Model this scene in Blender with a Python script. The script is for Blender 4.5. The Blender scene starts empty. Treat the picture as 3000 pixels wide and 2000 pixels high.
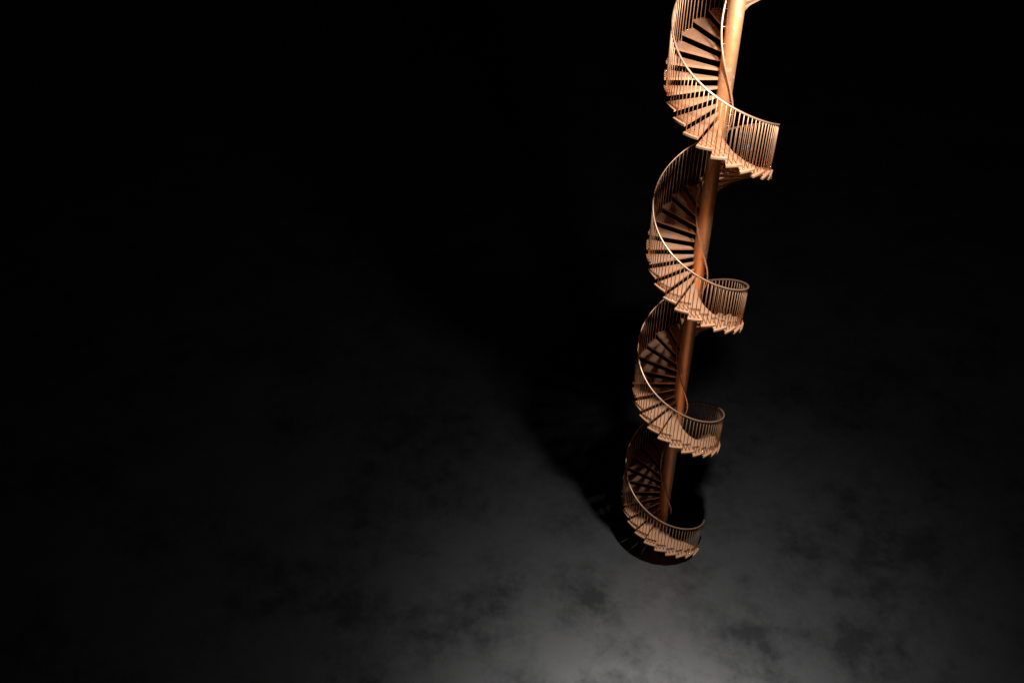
import bpy, bmesh, math
from mathutils import Matrix, Vector

# ------------------------------------------------------------------ scale and fitted layout
S = 1.2                                  # metres: radius of the treads
STEP = 0.14496 * S                       # rise of one tread
TURN = 2 * math.pi / 24                  # 24 treads to a turn
A0 = 4.4334                              # angle of the first edge of tread 0
WIDTH = 0.27426                          # angle one tread covers (treads overlap slightly)
THICK = 0.040 * S
R_TREAD = S
R_POST = 0.131 * S
R_RAIL = 0.9586 * S
H_RAIL = 1.0268 * S
K_TOP, K_END = -31, 76                   # first and last tread, counted downwards
GROUND_Z = -K_END * STEP - THICK - 0.002

scene = bpy.context.scene

# ------------------------------------------------------------------ camera
def Rx(a): return Matrix.Rotation(a, 4, 'X')
def Rz(a): return Matrix.Rotation(a, 4, 'Z')
cam_data = bpy.data.cameras.new('camera')
cam_data.sensor_fit = 'HORIZONTAL'
cam_data.sensor_width = 36.0
cam_data.lens = 36.0 * 3225.3 / 3000.0
cam_data.clip_start = 0.1
cam_data.clip_end = 1000.0
cam = bpy.data.objects.new('camera', cam_data)
scene.collection.objects.link(cam)
cam.matrix_world = Matrix.Translation(Vector((-3.46794, -15.91549, 9.86708)) * S) @ Rx(0.821764) @ Rz(-0.001521)
scene.camera = cam

# ------------------------------------------------------------------ world, light, exposure
world = bpy.data.worlds.new('World')
scene.world = world
world.use_nodes = True
bg = world.node_tree.nodes['Background']
bg.inputs['Color'].default_value = (0, 0, 0, 1)
bg.inputs['Strength'].default_value = 0.0

# main light above the stair front; an added spot lifts the lower turns
LAMP_AT = Vector((0.44, -2.55, 2.95)) * S
def lamp_and_fill(kind, energy):
    d = bpy.data.lights.new('lamp_and_fill', kind)
    d.energy = energy
    d.color = (1.0, 0.99, 0.985)
    d.shadow_soft_size = 0.2 * S
    o = bpy.data.objects.new('lamp_and_fill', d)
    o.location = LAMP_AT
    scene.collection.objects.link(o)
    return d
lamp_and_fill('POINT', 2500.0)
fill_spot = lamp_and_fill('SPOT', 3600.0)  # added fill, evens out the falloff towards the lower turns
fill_spot.spot_size = math.radians(64)
fill_spot.spot_blend = 1.0

scene.view_settings.view_transform = 'Standard'
scene.view_settings.look = 'None'
scene.view_settings.exposure = 0.0
scene.view_settings.gamma = 1.0
scene.view_settings.use_curve_mapping = False
scene.cycles.max_bounces = 12
scene.cycles.diffuse_bounces = 6
scene.cycles.glossy_bounces = 8
scene.cycles.use_denoising = True
scene.cycles.sample_clamp_indirect = 6.0

# ------------------------------------------------------------------ materials
def node(nt, kind, **kw):
    n = nt.nodes.new(kind)
    for k, v in kw.items():
        if k in n.inputs: n.inputs[k].default_value = v
        else: setattr(n, k, v)
    return n

def ramp(nt, fac, stops):
    r = nt.nodes.new('ShaderNodeValToRGB')
    e = r.color_ramp.elements
    while len(e) < len(stops): e.new(0.5)
    for i, (p, c) in enumerate(stops):
        e[i].position = p
        e[i].color = (c[0], c[1], c[2], 1) if isinstance(c, tuple) else (c, c, c, 1)
    nt.links.new(fac, r.inputs['Fac'])
    return r

def copper_paint(name, rough, metal, paint, scale=1.0, chips=0.62):
    m = bpy.data.materials.new(name); m.use_nodes = True
    nt = m.node_tree; L = nt.links.new
    b = nt.nodes['Principled BSDF']
    geo = node(nt, 'ShaderNodeNewGeometry')
    P = geo.outputs['Position']
    # where the paint has flaked: sparse islands broken up by a finer noise
    big = node(nt, 'ShaderNodeTexNoise', Scale=5.0 * scale, Detail=2.0, Roughness=0.5)
    fine = node(nt, 'ShaderNodeTexNoise', Scale=26.0 * scale, Detail=5.0, Roughness=0.65)
    L(P, big.inputs['Vector']); L(P, fine.inputs['Vector'])
    isl = ramp(nt, big.outputs['Fac'], [(chips, 0.0), (chips + 0.05, 1.0)])
    brk = ramp(nt, fine.outputs['Fac'], [(0.50, 0.0), (0.56, 1.0)])
    mask = node(nt, 'ShaderNodeMath', operation='MULTIPLY')
    L(isl.outputs['Color'], mask.inputs[0]); L(brk.outputs['Color'], mask.inputs[1])
    # gentle mottling of the copper paint
    mot = node(nt, 'ShaderNodeTexNoise', Scale=7.0, Detail=6.0, Roughness=0.6)
    L(P, mot.inputs['Vector'])
    col = ramp(nt, mot.outputs['Fac'], [(0.30, tuple(0.95 * c for c in paint)), (0.70, tuple(1.04 * c for c in paint))])
    mix = node(nt, 'ShaderNodeMix', data_type='RGBA')
    L(mask.outputs[0], mix.inputs[0]); L(col.outputs['Color'], mix.inputs[6])
    mix.inputs[7].default_value = (0.33, 0.36, 0.40, 1)
    L(mix.outputs[2], b.inputs['Base Color'])
    met = node(nt, 'ShaderNodeMapRange'); met.inputs[3].default_value = metal; met.inputs[4].default_value = 0.3
    L(mask.outputs[0], met.inputs[0]); L(met.outputs[0], b.inputs['Metallic'])
    rg = node(nt, 'ShaderNodeMapRange'); rg.inputs[1].default_value = 0.3; rg.inputs[2].default_value = 0.7
    rg.inputs[3].default_value = rough - 0.04; rg.inputs[4].default_value = rough + 0.05
    L(mot.outputs['Fac'], rg.inputs[0]); L(rg.outputs[0], b.inputs['Roughness'])
    # flake edges stand proud
    edge = node(nt, 'ShaderNodeTexNoise', Scale=55.0 * scale, Detail=3.0, Roughness=0.6)
    L(P, edge.inputs['Vector'])
    eh = node(nt, 'ShaderNodeMath', operation='MULTIPLY')
    L(isl.outputs['Color'], eh.inputs[0]); L(edge.outputs['Fac'], eh.inputs[1])
    sub = node(nt, 'ShaderNodeMath', operation='SUBTRACT')
    L(eh.outputs[0], sub.inputs[0]); L(mask.outputs[0], sub.inputs[1])
    bump = node(nt, 'ShaderNodeBump', Strength=0.5, Distance=0.006)
    L(sub.outputs[0], bump.inputs['Height']); L(bump.outputs[0], b.inputs['Normal'])
    return m

M_TREAD = copper_paint('copper_paint_treads', 0.52, 0.58, (0.72, 0.385, 0.205), 1.0, 0.595)
M_POST = copper_paint('copper_paint_post', 0.52, 0.70, (0.65, 0.31, 0.13), 1.0, 0.595)
M_RAIL = copper_paint('copper_paint_rail', 0.40, 0.70, (0.76, 0.44, 0.265))
M_BAR = copper_paint('copper_paint_balusters', 0.55, 0.75, (0.60, 0.325, 0.175))

def ground_material():
    m = bpy.data.materials.new('dark_polished_concrete'); m.use_nodes = True
    nt = m.node_tree; L = nt.links.new
    b = nt.nodes['Principled BSDF']
    geo = node(nt, 'ShaderNodeNewGeometry')
    P = geo.outputs['Position']
    shift = node(nt, 'ShaderNodeVectorMath', operation='ADD'); shift.inputs[1].default_value = (26.0, 14.0, 0.0)
    L(P, shift.inputs[0]); P = shift.outputs[0]
    n1 = node(nt, 'ShaderNodeTexNoise', Scale=0.5, Detail=14.0, Roughness=0.66, Distortion=0.1)
    n2 = node(nt, 'ShaderNodeTexNoise', Scale=1.7, Detail=10.0, Roughness=0.7, Distortion=0.3)
    L(P, n1.inputs['Vector']); L(P, n2.inputs['Vector'])
    add = node(nt, 'ShaderNodeMath', operation='MULTIPLY_ADD'); add.inputs[1].default_value = 0.45
    L(n2.outputs['Fac'], add.inputs[0]); L(n1.outputs['Fac'], add.inputs[2])
    patch = ramp(nt, add.outputs[0], [(0.61, 0.0), (0.87, 1.0)])
    rg = node(nt, 'ShaderNodeMapRange'); rg.inputs[3].default_value = 0.375; rg.inputs[4].default_value = 0.44
    L(patch.outputs['Color'], rg.inputs[0]); L(rg.outputs[0], b.inputs['Roughness'])
    col = ramp(nt, patch.outputs['Color'], [(0.0, 0.012), (1.0, 0.006)])
    L(col.outputs['Color'], b.inputs['Base Color'])
    sp = node(nt, 'ShaderNodeMapRange'); sp.inputs[3].default_value = 0.62; sp.inputs[4].default_value = 0.18
    b.inputs['IOR'].default_value = 2.5
    L(patch.outputs['Color'], sp.inputs[0]); L(sp.outputs[0], b.inputs['Specular IOR Level'])
    return m

# ------------------------------------------------------------------ mesh helpers
def link_mesh(name, bm, mat, parent=None, smooth=False):
    me = bpy.data.meshes.new(name)
    bmesh.ops.recalc_face_normals(bm, faces=bm.faces)
    bm.to_mesh(me); bm.free()
    me.materials.append(mat)
    for p in me.polygons: p.use_smooth = smooth
    o = bpy.data.objects.new(name, me)
    scene.collection.objects.link(o)
    o.parent = parent
    return o

def cyl_point(r, a, z): return Vector((r * math.cos(a), r * math.sin(a), z))

def add_tube(bm, pts, r, seg=14, round_ends=True):
    """a closed tube swept along pts, with domed ends"""
    n = len(pts)
    tang = [(pts[min(i + 1, n - 1)] - pts[max(i - 1, 0)]).normalized() for i in range(n)]
    path = [(pts[i], tang[i], r) for i in range(n)]
    if round_ends:
        caps = [(math.radians(q)) for q in (25, 50, 72)]
        head = [(pts[0] - tang[0] * r * math.sin(q), tang[0], r * math.cos(q)) for q in reversed(caps)]
        tail = [(pts[-1] + tang[-1] * r * math.sin(q), tang[-1], r * math.cos(q)) for q in caps]
        path = head + path + tail
    rings = []
    for c, t, rr in path:
        up = Vector((0, 0, 1)) if abs(t.z) < 0.9 else Vector((1, 0, 0))
        u = t.cross(up).normalized(); v = t.cross(u).normalized()
        rings.append([bm.verts.new(c + u * rr * math.cos(2 * math.pi * j / seg) + v * rr * math.sin(2 * math.pi * j / seg)) for j in range(seg)])
    for a, b in zip(rings, rings[1:]):
        for j in range(seg):
            bm.faces.new((a[j], a[(j + 1) % seg], b[(j + 1) % seg], b[j]))
    bm.faces.new(rings[0]); bm.faces.new(list(reversed(rings[-1])))

def helix(r, k0, k1, h, per=8):
    n = int((k1 - k0) * per)
    return [cyl_point(r, A0 + k * TURN, -k * STEP + h) for k in (k0 + (k1 - k0) * i / n for i in range(n + 1))]

# ------------------------------------------------------------------ ground
bm = bmesh.new()
g = 240.0
bm.faces.new([bm.verts.new((x * g, y * g, GROUND_Z)) for x, y in ((-1, -1), (1, -1), (1, 1), (-1, 1))])
ground = link_mesh('ground', bm, ground_material())
ground['kind'] = 'structure'
ground['label'] = 'dark polished concrete ground with cloudy dull patches'

# ------------------------------------------------------------------ staircase
stairs = bpy.data.objects.new('spiral_staircase', None)
scene.collection.objects.link(stairs)
stairs.location = (0, 0, GROUND_Z)
stairs['label'] = 'tall copper coloured spiral staircase with thin railings winding round a central post'
stairs['category'] = 'spiral staircase'
OFF = -GROUND_Z                          # children are placed in the staircase's own frame

# central post
bm = bmesh.new()
seg = 64
z_top = (-K_TOP) * STEP + 1.25 * S
prof = [(R_POST * 0.96, z_top), (R_POST, z_top - 0.01), (R_POST, GROUND_Z + 0.001)]
rings = [[bm.verts.new(cyl_point(r, 2 * math.pi * j / seg, z + OFF)) for j in range(seg)] for r, z in prof]
for a, b in zip(rings, rings[1:]):
    for j in range(seg): bm.faces.new((a[j], a[(j + 1) % seg], b[(j + 1) % seg], b[j]))
bm.faces.new(rings[0]); bm.faces.new(rings[-1])
post = link_mesh('center_post', bm, M_POST, stairs, smooth=False)
for p in post.data.polygons: p.use_smooth = len(p.vertices) == 4

# tread: one wedge-shaped slab, copied round the post
def tread_bm():
    bm = bmesh.new()
    n = 10; r0 = 0.085 * S
    def outline(z):
        v = [bm.verts.new(cyl_point(R_TREAD, WIDTH * i / n, z)) for i in range(n + 1)]
        v += [bm.verts.new(cyl_point(r0, WIDTH, z)), bm.verts.new(cyl_point(r0, 0, z))]
        return v
    top, bot = outline(0.0), outline(-THICK)
    bm.faces.new(top); bm.faces.new(list(reversed(bot)))
    m = len(top)
    for i in range(m): bm.faces.new((top[i], bot[i], bot[(i + 1) % m], top[(i + 1) % m]))
    bmesh.ops.recalc_face_normals(bm, faces=bm.faces)
    sharp = [e for e in bm.edges if e.calc_face_angle(0) > 0.6]
    bmesh.ops.bevel(bm, geom=sharp, offset=0.0022 * S, segments=2, profile=0.5, affect='EDGES')
    return bm

def place_tread(o, k):
    o.location = (0, 0, -k * STEP + OFF)
    o.rotation_euler = (0, 0, A0 + k * TURN)

K_FIRST_PART = K_END - 99                # 100 treads as parts, the few above the frame as one
proto = link_mesh('tread', tread_bm(), M_TREAD, stairs)
place_tread(proto, K_FIRST_PART)
for k in range(K_FIRST_PART + 1, K_END + 1):
    o = proto.copy(); scene.collection.objects.link(o); o.parent = stairs
    place_tread(o, k)
bm = bmesh.new()
for k in range(K_TOP, K_FIRST_PART):
    b2 = tread_bm()
    b2.transform(Matrix.Translation((0, 0, -k * STEP + OFF)) @ Matrix.Rotation(A0 + k * TURN, 4, 'Z'))
    tmp = bpy.data.meshes.new('tmp'); b2.to_mesh(tmp); b2.free()
    bm.from_mesh(tmp); bpy.data.meshes.remove(tmp)
upper = link_mesh('upper_treads', bm, M_TREAD, stairs)
upper['kind'] = 'stuff'

# outer handrail
bm = bmesh.new()
add_tube(bm, [p + Vector((0, 0, OFF)) for p in helix(R_RAIL, K_TOP, 78.02, H_RAIL)], 0.0165 * S, 16)
rail = link_mesh('handrail', bm, M_RAIL, stairs, smooth=True)

# inner handrail with its little brackets to the post
R_IN, H_IN = 0.190 * S, 1.07 * S
bm = bmesh.new()
add_tube(bm, [p + Vector((0, 0, OFF)) for p in helix(R_IN, K_TOP, 78.7, H_IN, 10)], 0.0150 * S, 14)
inner = link_mesh('inner_handrail', bm, M_RAIL, stairs, smooth=True)
bm = bmesh.new()
add_tube(bm, [Vector((R_POST - 0.006, 0, 0)), Vector((R_IN, 0, 0.0))], 0.0055 * S, 8, False)
br0 = link_mesh('bracket', bm, M_RAIL, inner, smooth=True)
kk = [-4.8 + 1.78 * i for i in range(-14, 47)]
for i, k in enumerate(kk):
    o = br0 if i == 0 else br0.copy()
    if i: scene.collection.objects.link(o); o.parent = inner
    o.location = (0, 0, -k * STEP + H_IN + OFF)
    o.rotation_euler = (0, 0, A0 + k * TURN)

# balusters: 80 to a turn, each from its tread up into the rail
def baluster_bm():
    bm = bmesh.new()
    add_tube(bm, [Vector((0, 0, 0)), Vector((0, 0, 1))], 0.0078 * S, 10, False)
    return bm
def baluster_pose(i):
    pos = 0.21 + 0.3 * i
    base = math.floor(pos)
    if pos - base < 0.04: base -= 1
    z0 = -base * STEP - 0.004
    z1 = -pos * STEP + H_RAIL
    c = cyl_point(R_RAIL, A0 + pos * TURN, z0 + OFF)
    return c, z1 - z0
i_first, i_last = math.ceil((K_TOP + 0.1 - 0.21) / 0.3), math.floor((76.9 - 0.21) / 0.3)
near = list(range(-38, 62))              # the 100 that show largest in the photo
bal0 = link_mesh('baluster', baluster_bm(), M_BAR, stairs, smooth=True)
for n_, i in enumerate(near):
    o = bal0 if n_ == 0 else bal0.copy()
    if n_: scene.collection.objects.link(o); o.parent = stairs
    c, h = baluster_pose(i)
    o.location = c; o.scale = (1, 1, h); o.rotation_euler = (0, 0, i * 0.7)
bm = bmesh.new()
for i in range(i_first, i_last + 1):
    if i in near: continue
    c, h = baluster_pose(i)
    add_tube(bm, [c, c + Vector((0, 0, h))], 0.0078 * S, 10, False)
rest = link_mesh('balusters_beyond', bm, M_BAR, stairs, smooth=True)
rest['kind'] = 'stuff'
